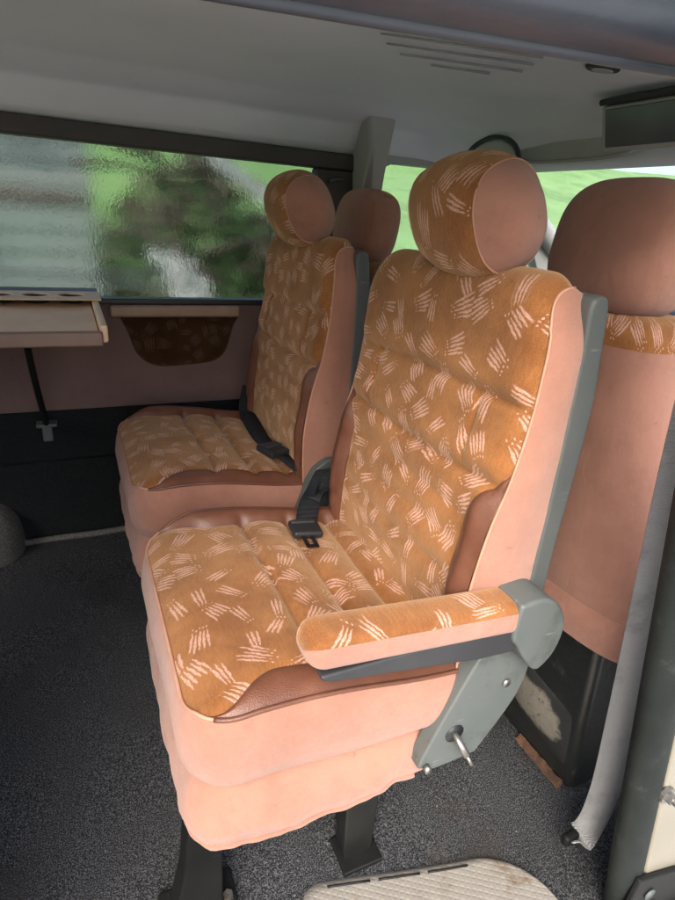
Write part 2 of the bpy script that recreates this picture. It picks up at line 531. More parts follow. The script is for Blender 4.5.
yd = bmesh.new()  # unseen ground sheet, added to bounce light up onto the headliner
YG = [[yd.verts.new((-9+18*i/60, -12+14.6*j/60, GZ+.012+.006*nz(i*.3, j*.3))) for j in range(61)] for i in range(61)]
for i in range(60):
    for j in range(60): yd.faces.new((YG[i][j], YG[i+1][j], YG[i+1][j+1], YG[i][j+1]))
yo = obj('bounce_yard', yd, 'bounceground'); yo['kind'] = 'structure'

def leaf_cloud(bm, centre, rad, n, size, rs):
    for _ in range(n):
        while True:
            p = Vector((rs.uniform(-1, 1), rs.uniform(-1, 1), rs.uniform(-1, 1)))
            if .3 < p.length < 1 and nz(p.x*2.1+centre[0], p.y*2.1, p.z*2.1) > -.18: break
        c = Vector(centre)+Vector((p.x*rad[0], p.y*rad[1], p.z*rad[2]))
        a = Vector((rs.uniform(-1, 1), rs.uniform(-1, 1), rs.uniform(-1, 1))).normalized()*size*rs.uniform(.6, 1.3)
        b = a.orthogonal().normalized()*size*.45
        bm.faces.new([bm.verts.new(q) for q in (c-a, c+b, c+a, c-b)])

# ------------------------------------------------------------------ floor and van body
bm = bmesh.new()
nx, ny = 60, 44
Gf = []
for i in range(nx+1):
    row = []
    for j in range(ny+1):
        x = -1.5+3.6*i/nx; y = -.03+1.49*j/ny
        y0_ = -.03 - .02*sstep(-.2, .5, x) - .20*sstep(.50, .64, x) - .22*(1-sstep(.13, .21, x))
        y = y0_+(1.46-y0_)*(j/ny)
        row.append(bm.verts.new((x, y, .003*nz(x*4, y*4))))
    Gf.append(row)
for i in range(nx):
    for j in range(ny): bm.faces.new((Gf[i][j], Gf[i+1][j], Gf[i+1][j+1], Gf[i][j+1]))
fl = obj('floor', bm, 'carpet'); fl['kind'] = 'structure'

van = thing('van_body', 'grey lined van interior shell with wet side window and open sliding doorway', 'van')
# far wall
box('lower_panel', (-1.5, W_, -.05), (1.9, W_+.05, .452), 'wallcarpet', van)
box('ledge', (-1.5, W_-.03, -.05), (.92, W_-.001, .285), 'wallcarpet', van, .012)
tube('floor_trim', [(x, W_-.045+.006*nz(x*6, 0), .008) for x in [-.42+.05*i for i in range(26)]], .011, 'dustcarpet', van)
box('wall_panel', (-1.5, W_+.002, .452), (.96, W_+.05, .805), 'wallfabric', van, .006)
# window surround
wz0, wz1 = .805, 1.243
box('window_sill', (-1.5, W_-.006, wz0-.012), (.96, W_+.045, wz0+.006), 'blackplastic', van, .004)
box('window_header', (-1.5, W_-.012, wz1), (.845, W_+.06, 1.293), 'darktrim', van, .006)
box('window_post', (.705, W_-.004, wz0+.006), (.845, W_+.06, wz1), 'darktrim', van, .006)
win = obj('side_window', add_box(bmesh.new(), (-1.5, W_+.028, wz0+.002), (.71, W_+.033, wz1+.004)), 'rainglass', van, False)
tube('latch', [(.742, W_-.012, 1.205), (.765, W_-.022, 1.212), (.79, W_-.018, 1.216)], .006, 'greyplastic', van)
# pull bar and pocket below the window
k0 = 1.114
def onwall(u, z): return (-.0843+(u+.0843)*k0, z)
bar = add_box(bmesh.new(), (.02, W_-.026, .755), (.436, W_+.004, .793))
obj('pull_bar', bar, 'trimtan', van, True, .009)
def pocket(u, v):
    x0, x1 = .05, .436
    # rounded, deeper in the middle
    t = u*2-1
    zb = .590+.012*t+.10*abs(t)**(5.5 if t > 0 else 3.6)
    if abs(t) > .82: zb += .03*((abs(t)-.82)/.18)**2
    z = lerp(.752, zb, v)
    bulge = .016*(1-abs(t)**4)*sin(pi*min(1, v*1.0))**.6 if 0 < v < 1 else 0
    x = lerp(x0, x1, u)+ .02*v*(1 if u < .5 else -1)*(abs(t)**2)
    return (x, W_-.002-bulge, z), (x, z)
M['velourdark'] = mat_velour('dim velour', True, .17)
patch('wall_pocket', 'velourdark', van, 40, 16, pocket)
# wheel housing, dusty carpet
def wheelh(u, v):
    a = u*pi; b = v*pi/2
    rx, ry, rz = .17, .17, .17
    return (-.475+rx*cos(a)*1.0*cos(b)**.5 if True else 0, W_-.02-ry*sin(a)**.6*cos(b)**.6, rz*sin(b)**.7), (u, v)
patch('wheel_housing', 'dustcarpet', van, 28, 12, wheelh)
# B pillar trim on the far side
bm = bmesh.new()
prof = [(.838, .80), (.838, 1.16), (.826, 1.30), (.80, 1.41), (.905, 1.43), (.908, 1.19), (.905, .80)]
add_prism(bm, prof, 'y', 1.375, W_+.04)
for v_ in bm.verts:
    if v_.co.y < 1.4: v_.co.y -= .115*sstep(1.0, 1.45, v_.co.z)
obj('pillar_trim', bm, 'pillar', van, True, .014)
# driver door with window opening
dw0 = .86
bm = bmesh.new()
prof = [(.932, dw0), (.930, 1.10), (.938, 1.235), (.955, 1.268), (.985, 1.281), (1.42, 1.285), (1.66, 1.05), (1.74, .92), (1.74, dw0)]
outer = [(.908, .80), (.908, 1.2), (.908, 1.235), (.91, 1.34), (.98, 1.35), (1.45, 1.35), (1.76, 1.10), (1.84, .95), (1.84, .80)]
for a in range(len(prof)):
    b = (a+1) % len(prof)
    for y0, flip in ((W_-.01, 0), (W_+.045, 1)):
        q = [(outer[a][0], y0, outer[a][1]), (outer[b][0], y0, outer[b][1]), (prof[b][0], y0, prof[b][1]), (prof[a][0], y0, prof[a][1])]
        bm.faces.new([bm.verts.new(p) for p in q])
    for ring in (prof, outer):
        q = [(ring[a][0], W_-.01, ring[a][1]), (ring[b][0], W_-.01, ring[b][1]), (ring[b][0], W_+.045, ring[b][1]), (ring[a][0], W_+.045, ring[a][1])]
        bm.faces.new([bm.verts.new(p) for p in q])
bmesh.ops.remove_doubles(bm, verts=bm.verts, dist=1e-5)
obj('door_frame', bm, 'pillar', van, False, .005)
box('door_panel', (.96, W_-.012, .452), (1.9, W_+.05, .80), 'darkgrey', van, .01)
obj('door_window', add_prism(bmesh.new(), prof, 'y', W_+.018, W_+.022), 'glass', van, False)

# headliner: lofted across the van
def roofline(v):
    pts = [(W_+.03, 1.285), (W_-.02, 1.31), (W_-.09, 1.375), (W_-.22, 1.41), (1.0, 1.428), (.6, 1.43), (.25, 1.415), (.05, 1.375), (-.05, 1.32), (-.10, 1.245)]
    n = len(pts)-1
    t = v*n; k = min(int(t), n-1); u = t-k
    return lerp(pts[k][0], pts[k+1][0], u), lerp(pts[k][1], pts[k+1][1], u)
def headl(u, v):
    x = lerp(-1.6, 1.40, u)
    y, z = roofline(v)
    # front edge dips towards the windscreen header
    z -= .10*sstep(1.05, 1.42, x)**1.4*sstep(0, .2, v)*sstep(1.0, .75, v)
    z += .004*nz(x*2.2, y*2.2)
    return (x, y, z), (x, y)
hl = patch('headliner', 'headliner', van, 60, 54, headl)
md = hl.modifiers.new('s', 'SUBSURF'); md.levels = 1; md.render_levels = 1
# outer roof skin above it
def roofskin(u, v):
    x = lerp(-1.6, 1.40, u)
    y, z = roofline(v)
    return (x, y+(.06 if y > 1.2 else (-.05 if y < .1 else 0)), z+.06-.07*sstep(1.05, 1.42, x)), (x, y)
patch('roof', 'paint', van, 30, 40, roofskin)
def ceil_z(x, y):
    best = None
    for i in range(400):
        yy, zz = roofline(i/400)
        if best is None or abs(yy-y) < best[0]: best = (abs(yy-y), zz)
    return best[1]+.004*nz(x*2.2, y*2.2)-.10*sstep(1.05, 1.42, x)**1.4
# embossed vent slots in the headliner
for (xa, ya, xb, yb) in ((.47, .58, .80, .50), (.50, .63, .83, .55), (.54, .68, .86, .61), (.60, .73, .88, .67), (.70, .765, .84, .735)):
    bm = bmesh.new()
    n = 10
    for i in range(n+1): pass
    add_tube(bm, [(lerp(xa, xb, i/n), lerp(ya, yb, i/n), ceil_z(lerp(xa, xb, i/n), lerp(ya, yb, i/n))-.004) for i in range(n+1)], lambda t: .0016+.0012*t, 8)
    obj('roof_slot', bm, 'slotgrey', van)
# door rail above the near opening
railprof = [(-.06, 1.280), (-.085, 1.236), (-.115, 1.213), (-.150, 1.217), (-.168, 1.230), (-.172, 1.246), (-.19, 1.240), (-.215, 1.262), (-.235, 1.31), (-.24, 1.37), (-.18, 1.43), (-.06, 1.43)]
obj('door_rail', add_prism(bmesh.new(), railprof[:6]+[(-.17, 1.30), (-.07, 1.33)], 'x', -1.2, 1.5), 'railpaint', van, True, .008).rotation_euler.y = -.046
obj('roof_side', add_prism(bmesh.new(), [(-.168, 1.252), (-.19, 1.250), (-.215, 1.268)]+railprof[8:10]+[(-.19, 1.41), (-.165, 1.41)], 'x', -1.3, 1.6), 'paint', van, True, .01).rotation_euler.y = -.046
tube('door_seal', [(-1.2+.1*i, -.124, 1.2165+.046*(-1.2+.1*i)) for i in range(28)], .006, 'railpaint', van)

# windscreen, A pillars, dashboard
scr = [(1.40, 1.305), (2.05, .86)]
def screen(u, v):
    x = lerp(scr[0][0], scr[1][0], v); z = lerp(scr[0][1], scr[1][1], v)
    y = lerp(-.12, 1.36, u); bow = .10*(1-(2*u-1)**2)
    return (x+bow, y, z), (u, v)
ws = patch('windscreen', 'glass', van, 24, 8, screen)
prism('windscreen_header', [(1.36, 1.30), (1.42, 1.285), (1.50, 1.315), (1.45, 1.36), (1.36, 1.375)], 'y', -.18, W_+.04, 'headliner', van, .01)
tube('front_pillar', smooth_path([(1.36, W_-.03, 1.31), (1.52, W_-.05, 1.22), (1.75, W_-.03, 1.06), (2.05, W_, .85)], 14), .038, 'pillar', van, 14)
tube('front_pillar', smooth_path([(1.36, -.15, 1.30), (1.52, -.14, 1.21), (1.75, -.15, 1.06), (2.05, -.17, .85)], 14), .038, 'pillar', van, 14)
prism('dashboard', [(1.45, .45), (1.40, .80), (1.46, .905), (1.62, .935), (2.06, .86), (2.06, 0), (1.75, 0), (1.6, .4)], 'y', -.17, W_-.02, 'blackplastic', van, .03)

# near B post: rubber seal, cream jamb, bolt, bracket
def postx(z): return .660-.212*z
zs_ = [-.10+.06*i for i in range(23)]
bm = add_tube(bmesh.new(), [(postx(z)+.034, -.2, z) for z in zs_], .024, 16)
for v_ in bm.verts: v_.co.x = postx(v_.co.z)+.034+(v_.co.x-postx(v_.co.z)-.034)*1.2
obj('post_seal', bm, 'rubber', van)
bm = bmesh.new()
rows = []
for z in zs_:
    x = postx(z)
    rows.append([bm.verts.new(p) for p in ((x+.053, -.205, z), (x+.053, -.222, z), (x+.19, -.222, z), (x+.19, -.18, z), (x+.10, -.18, z))])
for A, B in zip(rows, rows[1:]):
    for k in range(5): bm.faces.new((A[k], A[(k+1) % 5], B[(k+1) % 5], B[k]))
bm.faces.new(rows[0]); bm.faces.new(rows[-1])
obj('door_post', bm, 'cream', van, True, .006)
bm = bmesh.new()
add_tube(bm, [(.640, -.222, .350), (.640, -.228, .350)], .014, 16)
add_tube(bm, [(.640, -.228, .350), (.640, -.236, .350)], .0085, 6)
add_tube(bm, [(.640, -.236, .350), (.640, -.242, .350)], .005, 10)
obj('post_bolt', bm, 'bolt', van, False)
bm = bmesh.new()
add_prism(bm, [(.655, .15), (.80, .10), (.82, .02), (.80, -.08), (.66, -.08), (.648, .05)], 'y', -.232, -.2225)
obj('latch_bracket', bm, 'blackmetal', van, True, .003)
for (x, z, r) in ((.695, .095, .011), (.715, .045, .016), (.70, -.02, .013)):
    tube('bracket_rivet', [(x, -.233, z), (x, -.236, z)], r, 'greyplastic', van, 14)
box('side_panel', (-1.5, -.26, -.18), (-.40, -.20, 1.25), 'paint', van, .01)
box('side_lining', (-1.5, -.199, 0), (-.41, -.17, 1.20), 'wallfabric', van, .01)
box('tailgate', (-1.56, -.26, -.18), (-1.50, W_+.05, .80), 'paint', van, .01)
# sill and tread plate
box('door_sill', (-1.2, -.26, -.18), (1.6, -.052, -.026), 'blackplastic', van, .01)
box('sill_riser', (-1.5, -.05, -.12), (2.0, -.031, -.006), 'blackplastic', van, .004)
def treadfn(u, v):
    # inner (carpet side) edge curve and outer edge
    x = lerp(.16, .60, u)
    inner = .012-.02*sstep(.05, .45, x) - .05*sstep(.44, .50, x)*0
    yi = lerp(.062, -.036, sstep(0, 1, (x-.1)/.42)*.2+((x-.1)/.42)*.8) if x > .1 else .062
    if x > .50: yi -= .11*(1-sqrt(max(0, 1-((x-.50)/.10)**2)))
    if x < .22: yi -= .09*(1-sqrt(max(0, 1-((.22-x)/.06)**2)))
    y = lerp(yi, -.30, v)
    z = .010-.016*sstep(.0, .05, abs(v-0))*0
    z = .009 - .010*(1-sstep(0, .02, v)) - .03*sstep(.75, 1, v)
    return (x, y, z), (x, y)
patch('tread_plate', 'tread', van, 60, 30, treadfn)
for i in range(3):
    xa = .225+.09*i
    xb = xa+.075
    f = lambda x: lerp(.062, -.036, sstep(0, 1, (x-.1)/.42)*.2+((x-.1)/.42)*.8)-.016
    tube('plate_slot', [(lerp(xa, xb, t/5), f(lerp(xa, xb, t/5)), .0095) for t in range(6)], .0022, 'blackmetal', van, 6)
# near front door, mostly out of frame
box('front_door', (.97, -.245, -.1), (1.75, -.20, .78), 'cream', van, .02)

# ------------------------------------------------------------------ rear-facing seats
SW, SL, SR = .505, .470, .07
def yN(x):
    if x >= SR: return 0.0
    return SR-sqrt(max(0, SR*SR-(SR-x)**2))
def lw(x):           # leather width at each edge
    return .050*sstep(.012, .13, x)*(1-.18*sstep(.15, .40, x))+.004*sin(x*22)*sstep(.05, .12, x)
def cush_z(x, y):
    a = yN(x); b = SW-a
    H = lerp(.498, .508, sstep(0, .1, x)); H = lerp(H, .470, sstep(.12, .44, x))
    d = min(y-a, b-y, x*1.0)
    dn = max(0, min(y-a, b-y)); d0 = max(0, x)
    drop = .013*max(0, 1-dn/.05)**2.1
    drop2 = .022*max(0, 1-d0/.055)**2.1
    z = H-max(drop, drop2)+.010*(1-((y-SW/2)/(SW/2))**2)
    inner = sstep(.015, .06, dn)
    for k, (s, dep) in enumerate(((.190, .015), (.285, .015), (.372, .012))):
        sx = s+.004*sin(y*13+k)+.003*nz(y*9, k)
        z -= dep*exp(-((x-sx)/.0085)**2)*inner
        z += .006*exp(-((x-sx-.045)/.03)**2)*inner
    z += .003*nz(x*9, y*9, 3)
    t = (y-(b-lw(x)))/max(.004, lw(x))
    if t > 0: z += .024*sin(pi/2*min(1, t/.8))*sstep(.01, .10, x)
    return z
def xs_front(u):     # denser toward the rounded front
    return SL*(u**1.35)

def build_seat(root):
    O = root
    # cushion top
    def vel(u, v):
        x = xs_front(u); a = yN(x); b = SW-a
        la = lw(x)
        y = lerp(a+la, b-la, v)
        e = min(y-(a+la), (b-la)-y)
        z = cush_z(x, y)-.0028*exp(-(e/.004)**2)*sstep(.02, .05, x)
        return (x, y, z), (x, y)
    patch('cushion', 'velournapshade', O, 90, 84, vel)
    for side in (0, 1):
        def lea(u, v):
            x = lerp(.012, SL, u**1.2); a = yN(x)
            y = a+lw(x)*v
            if side: y = SW-y
            e = lw(x)*(1-v)
            z = cush_z(x, y)-.0028*exp(-(e/.004)**2)+.003*sin(pi*v)
            return (x, y, z), (x, y)
        patch('leather_trim', 'leather', O, 70, 10, lea)
    # outline loop: near rear -> front -> far rear
    loop = []
    for i in range(40): loop.append((lerp(SL, SR, i/40), 0, 0, -1))
    for i in range(17):
        a = i/16*pi/2
        loop.append((SR-SR*sin(a), SR-SR*cos(a), -sin(a), -cos(a)))
    for i in range(1, 30): loop.append((0, lerp(SR, SW-SR, i/30), -1, 0))
    for i in range(17):
        a = pi/2*(1-i/16)
        loop.append((SR-SR*sin(a), SW-SR+SR*cos(a), -sin(a), cos(a)))
    for i in range(1, 41): loop.append((lerp(SR, SL, i/40), SW, 0, 1))
    nl = len(loop)-1
    ztop = [cush_z(x, y) for x, y, _, _ in loop]
    pp = [(x+nx_*.002, y+ny_*.002, z+.0005) for (x, y, nx_, ny_), z in zip(loop, ztop)]
    c0, c1 = 46, len(pp)-47
    tube('piping', pp[:c0+1], .0034, 'leather', O, 8)
    tube('piping', pp[c0:c1+1], .0026, 'piping', O, 8)
    tube('piping', pp[c1:], .0034, 'leather', O, 8)
    Zs, Zb = .350, .238
    def rear_skew(x, z): return x-(max(0, x)/SL)**2*.115*sstep(.49, .235, z)
    def sidep(u, v):
        i = int(round(u*nl)); x, y, nx_, ny_ = loop[i]
        zz = lerp(ztop[i], Zs-.012*sstep(.1, .45, x)+.003*sin(i*.21), v)
        off = .001+.014*sin(pi*v)**.75-.017*v**7
        off += .003*nz(i*.09, v*3, 1.7)*sin(pi*v)
        p = (rear_skew(x+nx_*off, zz), y+ny_*off, zz)
        return p, (i*.01, zz)
    patch('side_panel', 'pink', O, nl, 18, sidep)
    def skirt(u, v):
        i = int(round(u*nl)); x, y, nx_, ny_ = loop[i]
        zt = Zs-.012*sstep(.1, .45, x)+.003*sin(i*.21)
        zb = Zb+.010*nz(i*.06, 4)+.012*sstep(.3, .45, x)
        zz = lerp(zt, zb, min(1, v/.9))
        off = -.016+.030*sin(pi*min(1, v*1.5)/2)**.7-.018*sstep(.55, 1, v)
        off += (.006*nz(i*.11, v*1.5, 9)+.004*nz(i*.3+v*4, v*2, 2))*sstep(.05, .3, v)
        if v > .9: zz += .010*((v-.9)/.1); off -= .02*((v-.9)/.1)
        return (rear_skew(x+nx_*off, zz), y+ny_*off, zz), (i*.01, zz)
    patch('skirt', 'pink', O, nl, 22, skirt)
    tube('hem', [skirt(i/nl, .88)[0] for i in range(nl+1)], .0055, 'pink', O, 8)
    # frame and legs
    box('seat_frame', (.05, .04, .262), (.33, SW-.04, .40), 'blackmetal', O, .006)
    for side in (0, 1):
        y0 = .055 if not side else SW-.055-.045
        xo = 0 if not side else .12
        bm = bmesh.new()
        add_prism(bm, [(.004, .30), (.075, .30), (.050, .16), (.050, .03), (.055, .0), (-.030, .0), (-.030, .03), (-.012, .12), (-.006, .2)], 'y', y0, y0+.045)
        for v_ in bm.verts: v_.co.x += xo
        leg = obj('leg', bm, 'blackmetal', O, True, .005)
        bm = bmesh.new()
        add_box(bm, (-.05+xo*1.6, y0-.012, .0), (.075+xo, y0+.06, .012)); obj('foot_plate', bm, 'blackmetal', leg, True, .003)
        bm = bmesh.new(); add_tube(bm, [(.060+xo, y0+.01, .012), (.060+xo, y0+.01, .022)], .009, 6); obj('bolt', bm, 'bolt', leg, False)
        bm = bmesh.new()
        add_prism(bm, [(.262, .262), (.332, .262), (.330, .02), (.325, .0), (.275, .0), (.270, .02)], 'y', y0-.005, y0+.035)
        leg = obj('leg', bm, 'blackmetal', O, True, .005)
        bm = bmesh.new(); add_box(bm, (.262, y0-.03, .0), (.34, y0+.04, .010)); obj('foot_plate', bm, 'blackmetal', leg, True, .003)
    # ---- backrest
    ctl = [(.408, .455), (.404, .52), (.404, .60), (.419, .70), (.441, .78), (.455, .87), (.459, .95), (.463, .995), (.474, 1.022), (.492, 1.034), (.515, 1.034)]
    prof = smooth_path([(a, 0, b) for a, b in ctl], 110)
    n = len(prof)-1
    L = [0]
    for a, b in zip(prof, prof[1:]): L.append(L[-1]+(b-a).length)
    nor = []
    for i in range(n+1):
        t = (prof[min(n, i+1)]-prof[max(0, i-1)]).normalized()
        nor.append(Vector((-t.z, 0, t.x)))
    def yb(i):
        z = prof[i].z
        e = sstep(.93, 1.035, z)
        return .004+.022*e**2+ (.012 if i > n-8 else 0)*((i-n+8)/8 if i > n-8 else 0)
    def lb(i):
        z = prof[i].z
        if i > 75: return 0
        return .056*sstep(.795, .70, z)**.8*(1-.1*sstep(.6, .47, z))
    def front(i, y):
        p = prof[i]; z = p.z; a = yb(i); b = SW-a
        d = max(0, min(y-a, b-y))
        f = 1-(1-min(1, d/.04))**2.2
        roll = lerp(-.004, .016, sstep(.66, .82, z))
        disp = roll*f
        bol = sstep(.78, .70, z)
        disp += .016*bol*exp(-((d-.028)/.022)**2)
        inner = sstep(.0, .03, d)
        lowin = lerp(1, sstep(.045, .075, d), bol)
        tp = 1 if i < 88 else max(0, 1-(i-88)/14)
        for k, (sz, dep) in enumerate(((.876, .011), (.757, .013), (.700, .005), (.645, .005), (.590, .005))):
            zz = sz+.004*sin(y*11+k*2)+.003*nz(y*10, k)
            disp -= dep*exp(-((z-zz)/.0075)**2)*inner*lowin*tp
            disp += dep*.42*exp(-((z-zz-.03)/.02)**2)*inner*lowin*tp
        # upright seam between the two main seams
        vm = sstep(.755, .775, z)*sstep(.885, .865, z)
        disp -= .006*exp(-((d-.095)/.006)**2)*vm
        # small vertical darts lower down
        disp += .0022*nz(y*14, z*14, 5)
        return p+nor[i]*disp+Vector((0, y, 0))
    def bvel(u, v):
        i = int(round(u*n)); a = yb(i); l = lb(i)
        y = lerp(a+l, SW-a-l, v)
        co = front(i, y)
        e = min(y-a-l, SW-a-l-y)
        if l > .002: co = co-nor[i]*.003*exp(-(e/.004)**2)
        return co, (y, L[i])
    patch('backrest', 'velour', O, n, 84, bvel)
    for side in (0, 1):
        def blea(u, v):
            i = int(round(u*72)); a = yb(i); l = lb(i)
            y = a+l*v
            co = front(i, y)-nor[i]*.003*exp(-(l*(1-v)/.004)**2)
            co = co+nor[i]*.003*nz(co.z*40, v*2, side)*sin(pi*v)
            if side: co.y = SW-co.y
            return co, (y, L[i])
        patch('backrest_bolster', 'leather', O, 72, 12, blea)
        def bside(u, v):
            i = int(round(u*n)); p = prof[i]; a = yb(i)
            xr = .524-.006*sstep(.75, .98, p.z)
            zr = min(p.z, 1.026)
            x = lerp(p.x, max(xr, p.x+.001), v)
            z = lerp(p.z, zr, v)
            y = a-.009*sin(pi*min(1, v*.9+.02))**.7+.002*nz(p.z*12, v*2, side*3)
            if side: y = SW-y
            return (x, y, z), (x, z)
        patch('backrest_side', 'pink', O, n, 14, bside)
        ei = [Vector((prof[i].x, (yb(i)-.001) if not side else SW-yb(i)+.001, prof[i].z)) for i in range(0, n+1, 2)]
        tube('backrest_piping', ei, .0022, 'piping', O, 6)
    sh = [(.517, .53), (.516, .75), (.512, .95), (.508, 1.012), (.516, 1.027), (.533, 1.028), (.541, 1.010), (.548, .955), (.556, .88), (.555, .78), (.550, .66), (.547, .53)]
    prism('back_shell', smooth_poly(sh[:2]+sh[2:], 3), 'y', -.004, SW+.004, 'shellplastic', O, .012)
    # lower rear cover between the cushion and the backrest
    prism('recliner_cover', [(.42, .30), (.455, .44), (.46, .56), (.55, .56), (.53, .45), (.47, .33)], 'y', .03, SW-.03, 'blackplastic', O, .01)
    # hinge plates
    hp = [(.346, .318), (.352, .296), (.372, .287), (.442, .290), (.462, .302), (.515, .385), (.530, .440), (.527, .480), (.505, .515), (.470, .530), (.436, .512), (.412, .474)]
    for side in (0, 1):
        y0, y1 = (-.026, .004) if not side else (SW-.004, SW+.026)
        h = prism('hinge_cover', smooth_poly(hp, 4), 'y', y0, y1, 'greyplastic', O, .010)
        ys_ = -1 if not side else 1
        yf = y0 if not side else y1
        tube('bolt', [(.487, yf, .432), (.487, yf+ys_*.004, .432)], .007, 'bolt', h, 12)
        tube('lever_slot', [(.402, yf-ys_*.001, .355), (.402, yf+ys_*.0012, .355)], .017, 'blackplastic', h, 16)
        bm = bmesh.new()
        add_tube(bm, [(.402, yf, .355), (.406, yf+ys_*.016, .343), (.412, yf+ys_*.026, .330)], .006, 8)
        add_tube(bm, [(.412, yf+ys_*.026, .330), (.418, yf+ys_*.034, .318)], lambda t: .0035, 8)
        obj('lever', bm, 'bolt', h)
        tube('pin', [(.356, yf, .302), (.356, yf+ys_*.01, .302)], .006, 'bolt', h, 10)
    # ---- headrest
    build_headrest(O, (.472, .219, 1.112), .082, (.070, .088), radians(24), 1)

def build_headrest(root, c, hw, half, tilt, face, name='headrest', posts=True, pipe='piping', soft=False):
    """face=+1: the velour front looks to -x; -1: to +x"""
    cx, cy, cz = c
    def ring(th, k):
        e = 2/2.9 if soft else 2/2.35
        a = half[0]*math.copysign(abs(cos(th))**e, cos(th)); b = half[1]*math.copysign(abs(sin(th))**e, sin(th))
        x = (a*cos(tilt)-b*sin(tilt))*k; z = (a*sin(tilt)+b*cos(tilt))*k
        return (-x if face < 0 else x), z
    KE = .83
    PW = 3.1; TS = .82
    def kk(v): return (1-(TS*abs(2*v-1))**PW)**(1/PW) if soft else 1-.17*abs(2*v-1)**2.5
    # velour wraps front, top and underside; the strip on the rear is pink
    th0, th1 = (radians(84), radians(225)) if soft else (radians(62), radians(318))
    ym = TS if soft else 1
    def band(a0, a1):
        def fn(u, v):
            th = lerp(a0, a1, u)
            x, z = ring(th, kk(v))
            return (cx+x, cy+(2*v-1)*hw*ym, cz+z), (v*2*hw, th*.075)
        return fn
    hr = patch(name, 'velour', root, 70, 32, band(th0, th1))
    patch('headrest_back', 'pink', hr, 40, 32, band(th1-2*pi, th0))
    for s in (-1, 1):
        def cap(u, v):
            th = u*2*pi; r = sqrt(v) if v < 1 else 1
            if soft:
                tt = lerp(1, TS, v**1.6)
                x, z = ring(th, max(1e-4, 1-tt**PW)**(1/PW) if v > 0 else 0)
                return (cx+x, cy+s*hw*tt, cz+z), (x, z)
            x, z = ring(th, KE*r)
            dome = .048*(1-r**2.3)
            return (cx+x, cy+s*(hw+dome), cz+z), (x, z)
        patch('headrest_cap', 'pink', hr, 72, 18, cap)
        if soft: continue
        pts = []
        for i in range(72):
            x, z = ring(i/72*2*pi, KE+.005); pts.append((cx+x, cy+s*(hw+.0005), cz+z))
        tube('headrest_piping', pts, (.0012), pipe, hr, 6, True)
    if posts:
        for s in (-1, 1):
            tube('headrest_post', [(cx+.045*face, cy+s*.05, cz-half[1]*1.45), (cx+.02*face, cy+s*.05, cz-half[1]*.6)], .006, 'bolt', hr, 10)

GRP = 'rear facing passenger seats'
seat = thing('passenger_seat', 'nearer orange velour van seat with pink sides and a padded armrest', 'van seat', (0, 0, 0), GRP)
build_seat(seat)

def copy_tree(o, parent=None):
    c = o.copy(); COL.objects.link(c)
    if parent: c.parent = parent
    for ch in list(o.children): copy_tree(ch, c)
    return c
seat2 = copy_tree(seat)
seat2.location = (.004, .685, 0)
for ch in seat2.children:
    if ch.name.startswith('leg') and not ch.name.startswith('leather'): ch.location.x += .11
    if ch.name.startswith('headrest'): ch.location.x -= .026; ch.location.z -= .004
seat2['label'] = 'farther velour van seat in shade beside the wall window, without an armrest'

# armrest only on the near seat
AX0, AX1 = .128, .448
def armc(x): return lerp(.612, .584, (x-AX0)/(AX1-AX0))
def arm_sec(x, th, grow=0):
    # rounded tip
    k = min(1, sqrt(max(0, 1-(1-min(1, (x-AX0)/.028))**2)))
    k = max(.02, k)
    e = 2/3.2
    hy = (.031+grow)*lerp(.55, 1, k) if k > .03 else .001
    hz = (.027+grow)*k
    y = hy*k**.3*math.copysign(abs(cos(th))**e, cos(th)); z = hz*math.copysign(abs(sin(th))**e, sin(th))
    return y, z
ab = [(.15, .580), (.20, .568), (.45, .548), (.47, .522), (.30, .545), (.19, .556), (.150, .566)]
arm = prism('armrest', [(.148, .578), (.30, .578), (.455, .572), (.462, .523), (.40, .527), (.24, .552), (.165, .563), (.150, .570)], 'y', -.052, .000, 'darkgrey', seat, .006)
def armpatch(a0, a1):
    def fn(u, v):
        x = AX0+(AX1-AX0)*(u**1.7); th = lerp(a0, a1, v)
        y, z = arm_sec(x, th)
        return (x, -.026+y, armc(x)+z), (x, th*.03)
    return fn
patch('armrest_pad', 'pink', arm, 50, 22, armpatch(radians(160), radians(382)))
patch('armrest_top', 'velour', arm, 50, 22, armpatch(radians(22), radians(160)))
capp = [(.447, .555), (.449, .604), (.462, .612), (.495, .613), (.522, .598), (.542, .570), (.548, .540), (.540, .505), (.522, .482), (.505, .478), (.480, .505), (.462, .532)]
prism('armrest_hinge', smooth_poly(capp), 'y', -.058, .004, 'greyplastic', arm, .013)

